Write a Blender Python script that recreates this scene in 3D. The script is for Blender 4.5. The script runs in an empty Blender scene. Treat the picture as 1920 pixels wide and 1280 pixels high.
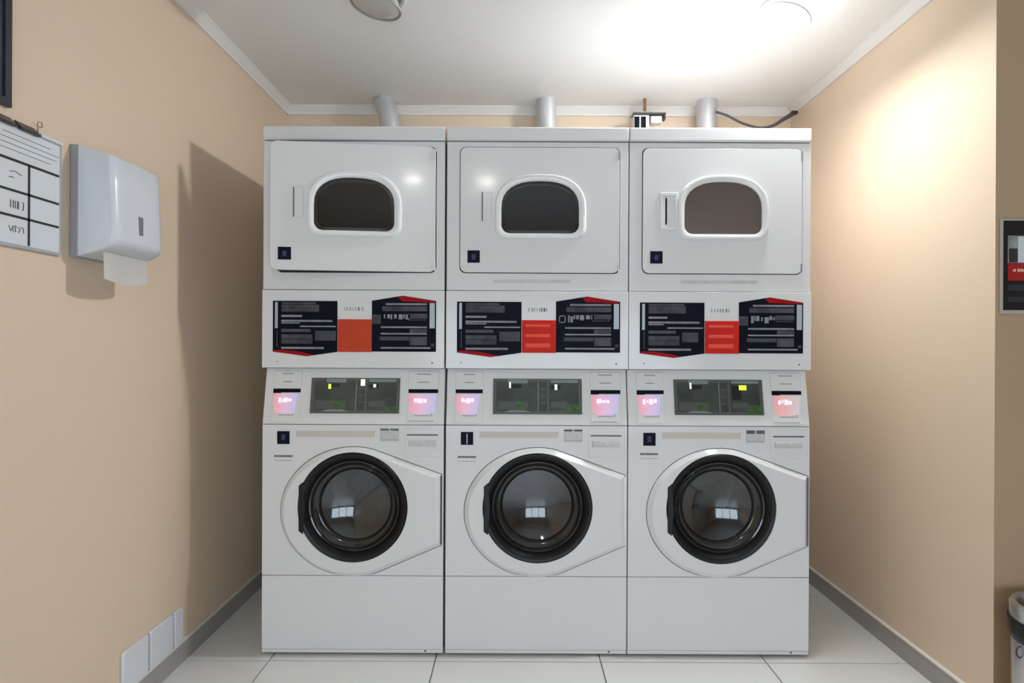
import bpy, bmesh, math, random
from mathutils import Vector, Matrix
random.seed(4)
S = bpy.context.scene
COL = S.collection
PI = math.pi
F = 1150.0                      # focal length in pixels of the 1920 wide frame
CAMZ = 1.171
VX, VY = 966.0, 645.0           # vanishing point of the depth axis
K = 499.5                       # pixels per metre on the machine fronts
D = F / K                       # distance of the machine fronts
# ------------------------------------------------------------------ camera, world, exposure
cam = bpy.data.cameras.new('camera')
cam.sensor_width = 36.0
cam.lens = F / 1920.0 * 36.0
cam.shift_x = -(VX - 960) / 1920.0
cam.shift_y = (VY - 640) / 1920.0
cam.clip_start = 0.02
camo = bpy.data.objects.new('camera', cam)
COL.objects.link(camo)
camo.matrix_world = Matrix.Translation((0, 0, CAMZ)) @ Matrix.Rotation(PI/2, 4, 'X') @ Matrix.Rotation(math.radians(0.27), 4, 'Z')
S.camera = camo
w = bpy.data.worlds.new('sky'); S.world = w; w.use_nodes = True
bgn = w.node_tree.nodes['Background']
bgn.inputs[0].default_value = (0.80, 0.89, 1.0, 1)
bgn.inputs[1].default_value = 4.4
S.view_settings.view_transform = 'Standard'
S.view_settings.look = 'None'
S.view_settings.gamma = 1.0
S.view_settings.use_curve_mapping = False
S.view_settings.exposure = 0.6
LAMP_NICHE = 265.0      # emission of the lit dome above the machines
LAMP_ROOM = 95.0       # emission of the dome over the camera

# room dimensions
XL, XR = -1.223, 1.465
YB = 3.27
YF = 1.873
ZC = 2.43
YREAR = -2.6
XFAR = 3.6

# ------------------------------------------------------------------ materials
def mat(name, col, rough=0.5, metal=0.0, spec=0.5, coat=0.0, emit=None, es=0.0, bump=0.0, bscale=60.0, var=0.0, vscale=3.0):
    m = bpy.data.materials.new(name); m.use_nodes = True
    nt = m.node_tree; b = nt.nodes['Principled BSDF']
    b.inputs['Base Color'].default_value = (*col, 1)
    b.inputs['Roughness'].default_value = rough
    b.inputs['Metallic'].default_value = metal
    b.inputs['Specular IOR Level'].default_value = spec
    b.inputs['Coat Weight'].default_value = coat
    b.inputs['Coat Roughness'].default_value = 0.08
    if emit:
        b.inputs['Emission Color'].default_value = (*emit, 1)
        b.inputs['Emission Strength'].default_value = es
    tc = nt.nodes.new('ShaderNodeTexCoord')
    if var > 0:
        n = nt.nodes.new('ShaderNodeTexNoise'); n.inputs['Scale'].default_value = vscale
        n.inputs['Detail'].default_value = 3
        r = nt.nodes.new('ShaderNodeValToRGB')
        lo = tuple(c*(1-var) for c in col); hi = tuple(min(1, c*(1+var)) for c in col)
        r.color_ramp.elements[0].color = (*lo, 1); r.color_ramp.elements[0].position = 0.3
        r.color_ramp.elements[1].color = (*hi, 1); r.color_ramp.elements[1].position = 0.7
        nt.links.new(tc.outputs['Object'], n.inputs['Vector'])
        nt.links.new(n.outputs['Fac'], r.inputs['Fac'])
        nt.links.new(r.outputs['Color'], b.inputs['Base Color'])
    if bump > 0:
        n = nt.nodes.new('ShaderNodeTexNoise'); n.inputs['Scale'].default_value = bscale
        n.inputs['Detail'].default_value = 2
        bp = nt.nodes.new('ShaderNodeBump'); bp.inputs['Strength'].default_value = bump
        bp.inputs['Distance'].default_value = 0.002
        nt.links.new(tc.outputs['Object'], n.inputs['Vector'])
        nt.links.new(n.outputs['Fac'], bp.inputs['Height'])
        nt.links.new(bp.outputs['Normal'], b.inputs['Normal'])
    return m

def glass(name, tint, rough=0.03, refl=1.0, ior=1.5):
    m = bpy.data.materials.new(name); m.use_nodes = True
    nt = m.node_tree; nt.nodes.clear()
    o = nt.nodes.new('ShaderNodeOutputMaterial')
    mx = nt.nodes.new('ShaderNodeMixShader')
    fr = nt.nodes.new('ShaderNodeFresnel'); fr.inputs['IOR'].default_value = ior
    tr = nt.nodes.new('ShaderNodeBsdfTransparent'); tr.inputs['Color'].default_value = (*tint, 1)
    gl = nt.nodes.new('ShaderNodeBsdfGlossy'); gl.inputs['Roughness'].default_value = rough
    gl.inputs['Color'].default_value = (refl, refl, refl, 1)
    nt.links.new(fr.outputs[0], mx.inputs[0]); nt.links.new(tr.outputs[0], mx.inputs[1])
    nt.links.new(gl.outputs[0], mx.inputs[2]); nt.links.new(mx.outputs[0], o.inputs[0])
    return m

def gradient_screen(name, c0, c1, c2, es):
    m = bpy.data.materials.new(name); m.use_nodes = True
    nt = m.node_tree; b = nt.nodes['Principled BSDF']
    tc = nt.nodes.new('ShaderNodeTexCoord'); sp = nt.nodes.new('ShaderNodeSeparateXYZ')
    ad = nt.nodes.new('ShaderNodeMath'); ad.operation = 'MULTIPLY_ADD'
    ad.inputs[1].default_value = 0.75
    n = nt.nodes.new('ShaderNodeTexNoise'); n.inputs['Scale'].default_value = 3.0
    m2 = nt.nodes.new('ShaderNodeMath'); m2.operation = 'MULTIPLY'; m2.inputs[1].default_value = 0.3
    r = nt.nodes.new('ShaderNodeValToRGB'); e = r.color_ramp.elements
    e[0].color = (*c0, 1); e[0].position = 0.15; e[1].color = (*c2, 1); e[1].position = 0.85
    k = e.new(0.5); k.color = (*c1, 1)
    nt.links.new(tc.outputs['Generated'], sp.inputs[0]); nt.links.new(tc.outputs['Generated'], n.inputs['Vector'])
    nt.links.new(n.outputs['Fac'], m2.inputs[0]); nt.links.new(m2.outputs[0], ad.inputs[2])
    nt.links.new(sp.outputs['X'], ad.inputs[0]); nt.links.new(ad.outputs[0], r.inputs['Fac'])
    nt.links.new(r.outputs['Color'], b.inputs['Base Color'])
    nt.links.new(r.outputs['Color'], b.inputs['Emission Color'])
    b.inputs['Emission Strength'].default_value = es
    b.inputs['Roughness'].default_value = 0.3
    return m

M = {}
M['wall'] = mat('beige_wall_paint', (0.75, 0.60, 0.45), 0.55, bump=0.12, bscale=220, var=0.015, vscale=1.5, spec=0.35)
M['wall_shaded'] = mat('shaded_beige_wall_paint', (0.48, 0.34, 0.215), 0.55, bump=0.12, bscale=220, var=0.015, vscale=1.5, spec=0.35)  # beige wall paint with the front wall's shade put into the colour
M['ceiling'] = mat('white_ceiling_paint', (0.88, 0.88, 0.87), 0.7, bump=0.05, bscale=150)
M['cornice'] = mat('white_cornice_paint', (0.80, 0.78, 0.75), 0.5, bump=0.03)
M['tile'] = mat('pale_grey_porcelain', (0.74, 0.74, 0.72), 0.28, var=0.03, vscale=2.0, bump=0.02, bscale=30)
M['grout'] = mat('grey_grout', (0.20, 0.195, 0.19), 0.9, bump=0.3, bscale=200)
M['skirting'] = mat('grey_skirting_tile', (0.36, 0.34, 0.32), 0.35, var=0.05, vscale=8)
M['skirt_edge'] = mat('white_edge_trim', (0.78, 0.75, 0.70), 0.4, var=0.02)
M['enamel'] = mat('white_enamel', (0.75, 0.75, 0.755), 0.15, spec=0.28, coat=0.12, bump=0.015, bscale=14, var=0.006, vscale=5)
M['cream'] = mat('warm_white_plastic', (0.76, 0.755, 0.75), 0.4, spec=0.3, var=0.01)
M['bezel'] = mat('bright_white_plastic', (0.80, 0.80, 0.80), 0.25, coat=0.3, var=0.006)
M['seam'] = mat('dark_chassis', (0.025, 0.025, 0.028), 0.7, var=0.1)
M['rubber'] = mat('black_rubber', (0.008, 0.008, 0.009), 0.38, spec=0.3, var=0.2, vscale=12)
M['gloss_black'] = mat('gloss_black_plastic', (0.012, 0.012, 0.013), 0.12, coat=0.6, var=0.1)
M['navy'] = mat('navy_overlay', (0.004, 0.005, 0.012), 0.5, spec=0.08, var=0.3, vscale=14)
M['navy_badge'] = mat('navy_badge', (0.004, 0.005, 0.016), 0.5, spec=0.1, var=0.1)
M['badge_mark'] = mat('badge_mark', (0.05, 0.06, 0.13), 0.5, spec=0.1, var=0.1)
M['red'] = mat('red_button_plastic', (0.62, 0.022, 0.014), 0.5, spec=0.12, var=0.05, vscale=10)
M['orange_red'] = mat('orange_red_button_plastic', (0.56, 0.062, 0.026), 0.5, spec=0.12, var=0.05, vscale=10)
M['red_ridge'] = mat('pale_red_plastic', (0.80, 0.10, 0.06), 0.5, spec=0.12, var=0.04)
M['deep_red'] = mat('deep_red_print', (0.36, 0.006, 0.010), 0.5, spec=0.1, var=0.15, vscale=10)
M['bar'] = mat('grey_print', (0.075, 0.075, 0.09), 0.5, spec=0.1, var=0.35, vscale=25)
M['bar_pale'] = mat('pale_grey_print', (0.26, 0.26, 0.28), 0.5, spec=0.1, var=0.25, vscale=25)
M['strip'] = mat('white_blue_print', (0.42, 0.47, 0.53), 0.3, var=0.05)
M['ink'] = mat('dark_grey_ink', (0.10, 0.10, 0.105), 0.6, var=0.1)
M['ink_faint'] = mat('faint_grey_ink', (0.36, 0.36, 0.37), 0.6, var=0.1)
M['black_ink'] = mat('black_ink', (0.012, 0.012, 0.012), 0.6, var=0.1)
M['beige_label'] = mat('beige_label', (0.62, 0.55, 0.49), 0.5, var=0.03)
M['sticker'] = mat('grey_sticker', (0.55, 0.56, 0.56), 0.4, var=0.08, vscale=60)
M['display_back'] = mat('green_grey_display', (0.095, 0.103, 0.095), 0.35, var=0.35, vscale=14)
M['display_frame'] = mat('grey_display_frame', (0.17, 0.175, 0.17), 0.4, var=0.1)
M['display_mid'] = mat('mid_grey_display', (0.36, 0.37, 0.36), 0.4, var=0.15)
M['display_green'] = mat('green_display_glow', (0.085, 0.15, 0.06), 0.4, emit=(0.10, 0.25, 0.04), es=0.06, var=0.6, vscale=90)
M['led_yellow'] = mat('yellow_led', (0.75, 0.85, 0.05), 0.3, emit=(0.75, 0.9, 0.05), es=0.9)
M['led_white'] = mat('white_led', (0.9, 0.9, 0.85), 0.3, emit=(1, 1, 0.92), es=0.9)
M['screen'] = gradient_screen('pink_lilac_screen', (0.85, 0.36, 0.42), (0.80, 0.50, 0.68), (0.55, 0.52, 0.80), 0.22)
M['screen_b'] = gradient_screen('pink_screen', (0.82, 0.38, 0.38), (0.80, 0.48, 0.48), (0.66, 0.60, 0.62), 0.2)
M['screen_white'] = mat('white_screen_digits', (0.95, 0.9, 0.95), 0.3, emit=(1, 0.88, 1), es=0.3)
M['dryer_glass'] = [mat('brown_black_glass', (0.020, 0.014, 0.010), 0.10, spec=0.5, var=0.1),
                    mat('grey_black_glass', (0.020, 0.020, 0.022), 0.07, spec=0.6, var=0.1),
                    mat('taupe_glass', (0.135, 0.105, 0.092), 0.3, spec=0.4, var=0.04)]
M['washer_glass'] = glass('washer_door_glass', (0.55, 0.55, 0.56), 0.06, 0.9, 1.9)
M['display_glass'] = glass('display_glass', (0.92, 0.94, 0.92), 0.04, 0.6, 1.4)
M['pane'] = glass('window_pane', (0.93, 0.96, 0.97), 0.01, 1.0, 1.45)
M['steel_drum'] = mat('steel_drum', (0.42, 0.42, 0.44), 0.32, metal=1.0, var=0.1, vscale=30)
M['duct'] = mat('galvanised_duct', (0.62, 0.62, 0.64), 0.42, metal=0.55, var=0.08, vscale=12)
M['steel'] = mat('brushed_steel', (0.55, 0.55, 0.56), 0.3, metal=1.0, bump=0.08, bscale=90)
M['copper'] = mat('copper_pipe', (0.30, 0.16, 0.09), 0.4, metal=0.8, var=0.2, vscale=20)
M['iron'] = mat('dark_iron', (0.05, 0.048, 0.045), 0.5, metal=0.5, var=0.3, vscale=40)
M['cable'] = mat('dark_purple_grey_cable', (0.075, 0.068, 0.085), 0.5, var=0.1)
M['dispenser'] = mat('white_abs_plastic', (0.66, 0.69, 0.74), 0.25, coat=0.2, var=0.008)
M['dispenser_back'] = mat('grey_abs_plastic', (0.30, 0.315, 0.33), 0.4, var=0.03)
M['level_window'] = mat('smoky_level_window', (0.16, 0.165, 0.18), 0.15, coat=0.4, var=0.05)
M['paper'] = mat('white_paper', (0.90, 0.89, 0.87), 0.85, bump=0.15, bscale=90)
M['sheet'] = mat('sheet_paper', (0.68, 0.71, 0.75), 0.6, var=0.015)
M['acrylic'] = mat('clear_grey_acrylic', (0.42, 0.44, 0.47), 0.2, coat=0.3, var=0.03)
M['plate'] = mat('white_wall_plate', (0.72, 0.75, 0.80), 0.3, coat=0.2, var=0.01)
M['navy_frame'] = mat('dark_navy_frame', (0.012, 0.014, 0.030), 0.35, var=0.1)
M['poster_dark'] = mat('dark_poster', (0.03, 0.034, 0.05), 0.35, var=0.2)
M['poster_black'] = mat('black_poster', (0.010, 0.009, 0.012), 0.3, var=0.1)
M['poster_grey'] = mat('grey_picture', (0.30, 0.31, 0.30), 0.4, var=0.35, vscale=25)
M['poster_red'] = mat('red_poster_band', (0.42, 0.010, 0.016), 0.4, var=0.06)
M['poster_cream'] = mat('cream_lettering', (0.75, 0.62, 0.45), 0.5, var=0.05)
M['holder'] = mat('clear_poster_holder', (0.48, 0.44, 0.38), 0.25, var=0.03)
M['lamp_glass_off'] = mat('frosted_glass_unlit', (0.55, 0.55, 0.54), 0.22, coat=0.4, var=0.04, vscale=14)
M['lamp_rim'] = mat('brushed_lamp_rim', (0.42, 0.41, 0.38), 0.35, metal=0.6, var=0.05)
M['lamp_on_a'] = mat('lit_glass_niche', (0.9, 0.9, 0.9), 0.4, emit=(0.965, 0.99, 1.0), es=LAMP_NICHE)
M['lamp_on_b'] = mat('lit_glass_room', (0.9, 0.9, 0.9), 0.4, emit=(1.0, 0.96, 0.90), es=LAMP_ROOM)
M['window_frame'] = mat('white_window_frame', (0.7, 0.7, 0.7), 0.4, var=0.01)

# ------------------------------------------------------------------ mesh helpers
def finish(name, bm, m, parent=None, loc=(0, 0, 0), bevel=0.0, seg=2, smooth=None, rot=None, angle=35):
    bmesh.ops.recalc_face_normals(bm, faces=bm.faces)
    me = bpy.data.meshes.new(name); bm.to_mesh(me); bm.free()
    for mm in (m if isinstance(m, (list, tuple)) else [m]): me.materials.append(mm)
    if smooth or bevel:
        for p in me.polygons: p.use_smooth = True
        me.set_sharp_from_angle(angle=math.radians(angle))
    o = bpy.data.objects.new(name, me); COL.objects.link(o)
    o.location = loc
    if rot: o.rotation_euler = rot
    if parent: o.parent = parent
    if bevel:
        b = o.modifiers.new('bevel', 'BEVEL'); b.width = bevel; b.segments = seg
        b.limit_method = 'ANGLE'; b.angle_limit = math.radians(40); b.harden_normals = False
    return o

def finish_split(name, bm, m, parent=None, **k):
    """every separate piece of the bmesh becomes an object of its own"""
    bm.verts.index_update(); bm.verts.ensure_lookup_table()
    seen = set(); out = []
    for v in bm.verts:
        if v.index in seen: continue
        st = [v]; seen.add(v.index); fs = set()
        while st:
            a = st.pop()
            for f in a.link_faces:
                fs.add(f)
                for b in f.verts:
                    if b.index not in seen: seen.add(b.index); st.append(b)
        nb = bmesh.new(); mp = {}
        mi = 0
        for f in fs:
            for b in f.verts:
                if b.index not in mp: mp[b.index] = nb.verts.new(b.co)
            nb.faces.new([mp[b.index] for b in f.verts]); mi = f.material_index
        mm = m[mi] if isinstance(m, (list, tuple)) else m
        out.append(finish(name, nb, mm, parent, **k))
    bm.free()
    return out

def bx(bm, x0, x1, y0, y1, z0, z1, mi=0):
    vs = [bm.verts.new((x, y, z)) for x in (x0, x1) for y in (y0, y1) for z in (z0, z1)]
    for q in ((0, 1, 3, 2), (4, 6, 7, 5), (0, 4, 5, 1), (2, 3, 7, 6), (0, 2, 6, 4), (1, 5, 7, 3)):
        f = bm.faces.new([vs[i] for i in q]); f.material_index = mi
    return bm

def box(name, m, x0, x1, y0, y1, z0, z1, parent=None, bevel=0.0, **k):
    bm = bmesh.new(); bx(bm, x0, x1, y0, y1, z0, z1)
    return finish(name, bm, m, parent, bevel=bevel, **k)

def prism_bm(bm, poly, axis, a, b, holes=(), mi=0):
    """extrude a 2D polygon (with holes) along an axis from a to b"""
    def P(u, v, t):
        return (u, t, v) if axis == 'Y' else ((t, u, v) if axis == 'X' else (u, v, t))
    loops = [poly] + list(holes)
    if not holes:
        A = [bm.verts.new(P(u, v, a)) for u, v in poly]; B = [bm.verts.new(P(u, v, b)) for u, v in poly]
        fs = [bm.faces.new(A), bm.faces.new(list(reversed(B)))]
        n = len(A)
        for i in range(n): fs.append(bm.faces.new((A[i], B[i], B[(i+1) % n], A[(i+1) % n])))
        for f in fs: f.material_index = mi
        return bm
    rings = []
    for t in (a, b):
        es = []; rr = []
        for lp in loops:
            vs = [bm.verts.new(P(u, v, t)) for u, v in lp]; rr.append(vs)
            es += [bm.edges.new((vs[i], vs[(i+1) % len(vs)])) for i in range(len(vs))]
        bmesh.ops.triangle_fill(bm, use_beauty=True, use_dissolve=False, edges=es)
        rings.append(rr)
    for A, B in zip(*rings):
        n = len(A)
        for i in range(n): bm.faces.new((A[i], B[i], B[(i+1) % n], A[(i+1) % n]))
    return bm

def prism(name, m, poly, axis, a, b, parent=None, holes=(), **k):
    bm = bmesh.new(); prism_bm(bm, poly, axis, a, b, holes)
    return finish(name, bm, m, parent, **k)

def lathe(name, m, prof, axis='Z', n=48, parent=None, loc=(0, 0, 0), close=False, **k):
    """prof: list of (radius, height); axis Z (up) or Y (height runs along y)"""
    bm = bmesh.new(); rings = []
    for r, h in prof:
        ring = []
        if r < 1e-6:
            ring = [bm.verts.new((0, 0, h) if axis == 'Z' else (0, h, 0))]
        else:
            for i in range(n):
                t = 2*PI*i/n; c, s = r*math.cos(t), r*math.sin(t)
                ring.append(bm.verts.new((c, s, h) if axis == 'Z' else (c, h, s)))
        rings.append(ring)
    prs = list(zip(rings, rings[1:])) + ([(rings[-1], rings[0])] if close else [])
    for A, B in prs:
        for i in range(n):
            j = (i+1) % n
            if len(A) == 1 and len(B) == 1: continue
            if len(A) == 1: bm.faces.new((A[0], B[i], B[j]))
            elif len(B) == 1: bm.faces.new((A[i], B[0], A[j]))
            else: bm.faces.new((A[i], B[i], B[j], A[j]))
    return finish(name, bm, m, parent, loc=loc, smooth=True, **k)

def tube_bm(bm, pts, r, n=10, rz=None, mi=0):
    pts = [Vector(p) for p in pts]; rings = []; prev = None
    for i, p in enumerate(pts):
        d = (pts[min(i+1, len(pts)-1)] - pts[max(i-1, 0)]).normalized()
        ref = Vector((0, 1, 0)) if abs(d.y) < 0.9 else Vector((0, 0, 1))
        a = d.cross(ref).normalized(); b = d.cross(a).normalized()
        if prev and a.dot(prev) < 0: a, b = -a, -b
        prev = a
        ri = r[i] if isinstance(r, (list, tuple)) else r
        r2 = rz if rz else ri
        rings.append([bm.verts.new(p + a*math.cos(2*PI*k/n)*ri + b*math.sin(2*PI*k/n)*r2) for k in range(n)])
    fs = []
    for A, B in zip(rings, rings[1:]):
        for k in range(n): fs.append(bm.faces.new((A[k], B[k], B[(k+1) % n], A[(k+1) % n])))
    fs.append(bm.faces.new(rings[0])); fs.append(bm.faces.new(rings[-1]))
    for f in fs: f.material_index = mi
    return bm

def tube(name, m, pts, r, n=10, parent=None, rz=None, **k):
    return finish(name, tube_bm(bmesh.new(), pts, r, n, rz), m, parent, smooth=True, **k)

def spline(pts, n=8):
    out = []; P = [Vector(p) for p in pts]
    for i in range(len(P)-1):
        p0, p1, p2, p3 = P[max(i-1, 0)], P[i], P[i+1], P[min(i+2, len(P)-1)]
        for k in range(n):
            t = k/n
            out.append(0.5*((2*p1)+(p2-p0)*t+(2*p0-5*p1+4*p2-p3)*t*t+(3*p1-p0-3*p2+p3)*t**3))
    out.append(P[-1]); return out

def rrect(x0, x1, z0, z1, r, n=5):
    pts = []
    for cx, cz, a0 in ((x1-r, z1-r, 0), (x0+r, z1-r, 90), (x0+r, z0+r, 180), (x1-r, z0+r, 270)):
        for i in range(n+1):
            t = math.radians(a0 + 90*i/n); pts.append((cx+r*math.cos(t), cz+r*math.sin(t)))
    return pts

def offset(poly, d):
    """move a convex counter-clockwise polygon inwards by d"""
    n = len(poly); out = []
    for i in range(n):
        a, b, c = Vector(poly[i-1]), Vector(poly[i]), Vector(poly[(i+1) % n])
        e1 = (b-a); e2 = (c-b)
        if e1.length < 1e-9 or e2.length < 1e-9: continue
        e1.normalize(); e2.normalize()
        n1 = Vector((-e1.y, e1.x)); n2 = Vector((-e2.y, e2.x))
        m = (n1+n2); m = m/ max(0.3, m.length_squared) * 2
        p = b + m*d; out.append((p.x, p.y))
    return out

def tag(o, label=None, cat=None, group=None, kind=None):
    if label: o['label'] = label
    if cat: o['category'] = cat
    if group: o['group'] = group
    if kind: o['kind'] = kind
    return o

def empty(name, loc=(0, 0, 0)):
    o = bpy.data.objects.new(name, None); COL.objects.link(o); o.location = loc
    o.empty_display_size = 0.1
    return o

def structure(o): o['kind'] = 'structure'; return o

# ------------------------------------------------------------------ the room
structure(box('wall_left', M['wall'], XL-0.1, XL, YREAR, YB+0.1, 0, ZC))
structure(box('wall_back', M['wall'], XL, XR+0.1, YB, YB+0.1, 0, ZC))
structure(prism('wall_right', M['wall'], [(XR, YF), (XR, YB), (XR+0.1, YB), (XR+0.1, YF+0.1)], 'Z', 0, ZC))
structure(prism('wall_front', M['wall_shaded'], [(XR, YF), (XFAR, YF), (XFAR, YF+0.1), (XR+0.1, YF+0.1)], 'Z', 0, ZC))
structure(box('wall_far_right', M['wall'], XFAR, XFAR+0.1, YREAR, YF+0.1, 0, ZC))
WX0, WX1, WZ0, WZ1 = -1.1, 2.1, 0.12, 1.60
structure(prism('wall_rear', M['wall'], [(XL-0.1, 0), (XFAR+0.1, 0), (XFAR+0.1, ZC), (XL-0.1, ZC)], 'Y', YREAR-0.1, YREAR,
                holes=[[(WX0, WZ0), (WX1, WZ0), (WX1, WZ1), (WX0, WZ1)]]))
LAMPS = [(1.005, 2.275, 0.088), ((704-966)*2.24/F, 2.225, 0.095), (-0.22, 0.0, 0.07)]
structure(prism('ceiling', M['ceiling'], [(XL-0.1, YREAR-0.1), (XFAR+0.1, YREAR-0.1), (XFAR+0.1, YB+0.1), (XL-0.1, YB+0.1)], 'Z', ZC, ZC+0.1,
     holes=[[(x+r*1.0*math.cos(a*PI/20), y+r*1.0*math.sin(a*PI/20)) for a in range(40)] for x, y, r in LAMPS]))
structure(box('ceiling_slab', M['seam'], XL-0.1, XFAR+0.1, YREAR-0.1, YB+0.1, ZC+0.1005, ZC+0.15))
# window behind the camera
wf = structure(prism('window_1', M['window_frame'], [(WX0, WZ0), (WX1, WZ0), (WX1, WZ1), (WX0, WZ1)], 'Y', YREAR-0.09, YREAR-0.02,
     holes=[rrect(WX0+0.06+i*1.053, WX0+0.06+i*1.053+0.98, WZ0+0.06, WZ1-0.06, 0.002, 1) for i in range(3)]))
for i in range(3):
    a = WX0+0.06+i*1.053
    box('pane', M['pane'], a-0.005, a+0.985, YREAR-0.058, YREAR-0.052, WZ0+0.055, WZ1-0.055, wf)
pl = bpy.data.lights.new('window_portal', 'AREA'); pl.shape = 'RECTANGLE'
pl.size = WX1-WX0; pl.size_y = WZ1-WZ0; pl.cycles.is_portal = True
po = bpy.data.objects.new('window_portal', pl); COL.objects.link(po)
po.location = ((WX0+WX1)/2, YREAR-0.12, (WZ0+WZ1)/2); po.rotation_euler = (PI/2, 0, 0)

# floor: grout bed and tiles
fl = structure(box('floor', M['grout'], XL-0.1, XFAR+0.1, YREAR-0.1, YB+0.1, -0.1, -0.003))
TS = 0.612
tile_cache = {}
def tile(x0, x1, y0, y1):
    g = 0.0016
    key = (round(x1-x0, 4), round(y1-y0, 4))
    if key not in tile_cache:
        bm = bmesh.new(); a, b = key[0]/2-g, key[1]/2-g
        bx(bm, -a, a, -b, b, -0.009, 0.0)
        for v in bm.verts:
            if v.co.z > -0.001: v.co.x *= (a-0.0012)/a; v.co.y *= (b-0.0012)/b
        o = finish('tile', bm, M['tile']); tile_cache[key] = o.data
    else:
        o = bpy.data.objects.new('tile', tile_cache[key]); COL.objects.link(o)
    o.location = ((x0+x1)/2, (y0+y1)/2, 0); o.parent = fl
TX0 = (1131-966)/514.0          # a joint between tiles
TY0 = F*CAMZ/(1240-645.0)
for i in range(-3, 7):
    for j in range(-9, 3):
        x0, x1 = TX0+i*TS, TX0+(i+1)*TS; y0, y1 = TY0+j*TS, TY0+(j+1)*TS
        x0, x1 = max(x0, XL+0.0), min(x1, XFAR); y0, y1 = max(y0, YREAR), min(y1, YB)
        if y0 >= YF-0.02: x1 = min(x1, XR)
        if x1-x0 > 0.02 and y1-y0 > 0.02:
            if y0 < YF and y1 > YF and x1 > XR:
                tile(x0, x1, y0, YF)
                if x0 < XR: tile(x0, XR, YF, y1)
            else: tile(x0, x1, y0, y1)

# skirtings with a pale edge
def skirting(name, x0, x1, y0, y1, h, ex0, ex1, ey0, ey1):
    s = structure(box(name, M['skirting'], x0, x1, y0, y1, 0, h))
    box('top_edge', M['skirt_edge'], ex0, ex1, ey0, ey1, h, h+0.006, s)
skirting('baseboard_left', XL, XL+0.011, YREAR, YB, 0.071, XL, XL+0.010, YREAR, YB)
skirting('baseboard_right', XR-0.011, XR, YF, YB, 0.074, XR-0.014, XR, YF, YB)
skirting('baseboard_back', XL+0.011, XR-0.011, YB-0.011, YB, 0.072, XL+0.014, XR-0.014, YB-0.012, YB)
skirting('baseboard_front', XR, XFAR, YF-0.011, YF, 0.074, XR, XFAR, YF-0.012, YF)
# cornices
def cprof(h=0.042, d=0.032):
    return [(0, 0), (0.008, 0), (0.010, 0.008), (d*0.55, h*0.45), (d-0.004, h-0.008), (d, h-0.006), (d, h), (0, h)]
structure(prism('trim_1', M['cornice'], [(XL+u, ZC-0.042+v) for u, v in cprof()], 'Y', YREAR, YB))
structure(prism('trim_2', M['cornice'], [(YB-u, ZC-0.042+v) for u, v in cprof()], 'X', XL, XR))
structure(prism('trim_3', M['cornice'], [(XR-u, ZC-0.042+v) for u, v in cprof()], 'Y', YF, YB))

# ------------------------------------------------------------------ ceiling lamps
M['lamp_side_a'] = mat('glowing_lamp_side', (0.9, 0.9, 0.9), 0.4, emit=(0.965, 0.99, 1.0), es=LAMP_NICHE*0.025)
def lamp(x, y, m, ms, label, tilt=0.0, r=0.088, rim=None, drop=0.032):
    t = empty('ceiling_spotlight', (x, y, ZC)); tag(t, label, 'ceiling lamp', 'tilting ceiling lamps')
    lathe('base', M['cornice'], [(r*0.99, 0.02), (r*1.12, 0.0), (r*1.14, -0.003), (r*1.08, -0.006), (r*0.98, 0.0)], parent=t, close=True)
    P = (0, 0, -drop); R = (0, math.radians(tilt), 0)
    lathe('head', ms, [(0, 0.030), (r*0.70, 0.028), (r*0.84, 0.020), (r*0.90, 0.004), (r*0.92, -0.004)], parent=t, loc=P, rot=R)
    lathe('lens', m, [(r*0.92, -0.005), (r*0.84, -0.010), (r*0.60, -0.014), (r*0.30, -0.017), (0, -0.018)], parent=t, loc=P, rot=R)
    lathe('rim', rim or M['lamp_rim'], [(r*0.89, -0.002), (r*0.97, -0.002), (r*1.0, -0.006), (r*0.97, -0.011), (r*0.91, -0.009)], parent=t, close=True, loc=P, rot=R)
    return t
LA = (1.005, 2.275)
lamp(LA[0], LA[1], M['lamp_on_a'], M['lamp_side_a'], 'lit spotlight glowing on the ceiling at upper right', 22, rim=M['cornice'], drop=0.036)
lamp((704-966)*2.24/F, 2.225, M['lamp_glass_off'], M['lamp_glass_off'], 'unlit grey glass spotlight on the ceiling above the left machine', 10, r=0.095, drop=0.03)
lamp(-0.22, 0.0, M['lamp_on_b'], M['lamp_glass_off'], 'lit spotlight overhead, mirrored on the left and middle dryer doors', 0, r=0.07)

# ------------------------------------------------------------------ stacked washer-dryers
CX = 1007.0
def U(px): return (px-CX)/K
def Z(py): return CAMZ-(py-645.0)/K
def pbox(bm, px0, px1, py0, py1, y0, y1, mi=0):
    return bx(bm, U(px0), U(px1), y0, y1, Z(py1), Z(py0), mi)
def pp(pts): return [(U(x), Z(y)) for x, y in pts]

def dshape(x0, x1, y0, y1, rt=0.52, rb=16, n=16):
    """window with an arched top and rounded lower corners, pixel coordinates, counter-clockwise in x,z"""
    pts = []; cx = (x0+x1)/2; a = (x1-x0)/2; h = (y1-y0)*rt
    for i in range(n+1):
        t = PI*i/n; c, s = math.cos(t), math.sin(t)
        e = 2/2.5
        pts.append((cx+a*math.copysign(abs(c)**e, c), y0+h-h*abs(s)**e))
    for k in range(6):
        t = math.radians(180+90*k/5); pts.append((x0+rb+rb*math.cos(t), y1-rb-rb*math.sin(t)))
    for k in range(6):
        t = math.radians(270+90*k/5); pts.append((x1-rb+rb*math.cos(t), y1-rb-rb*math.sin(t)))
    return pp(pts)

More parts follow.
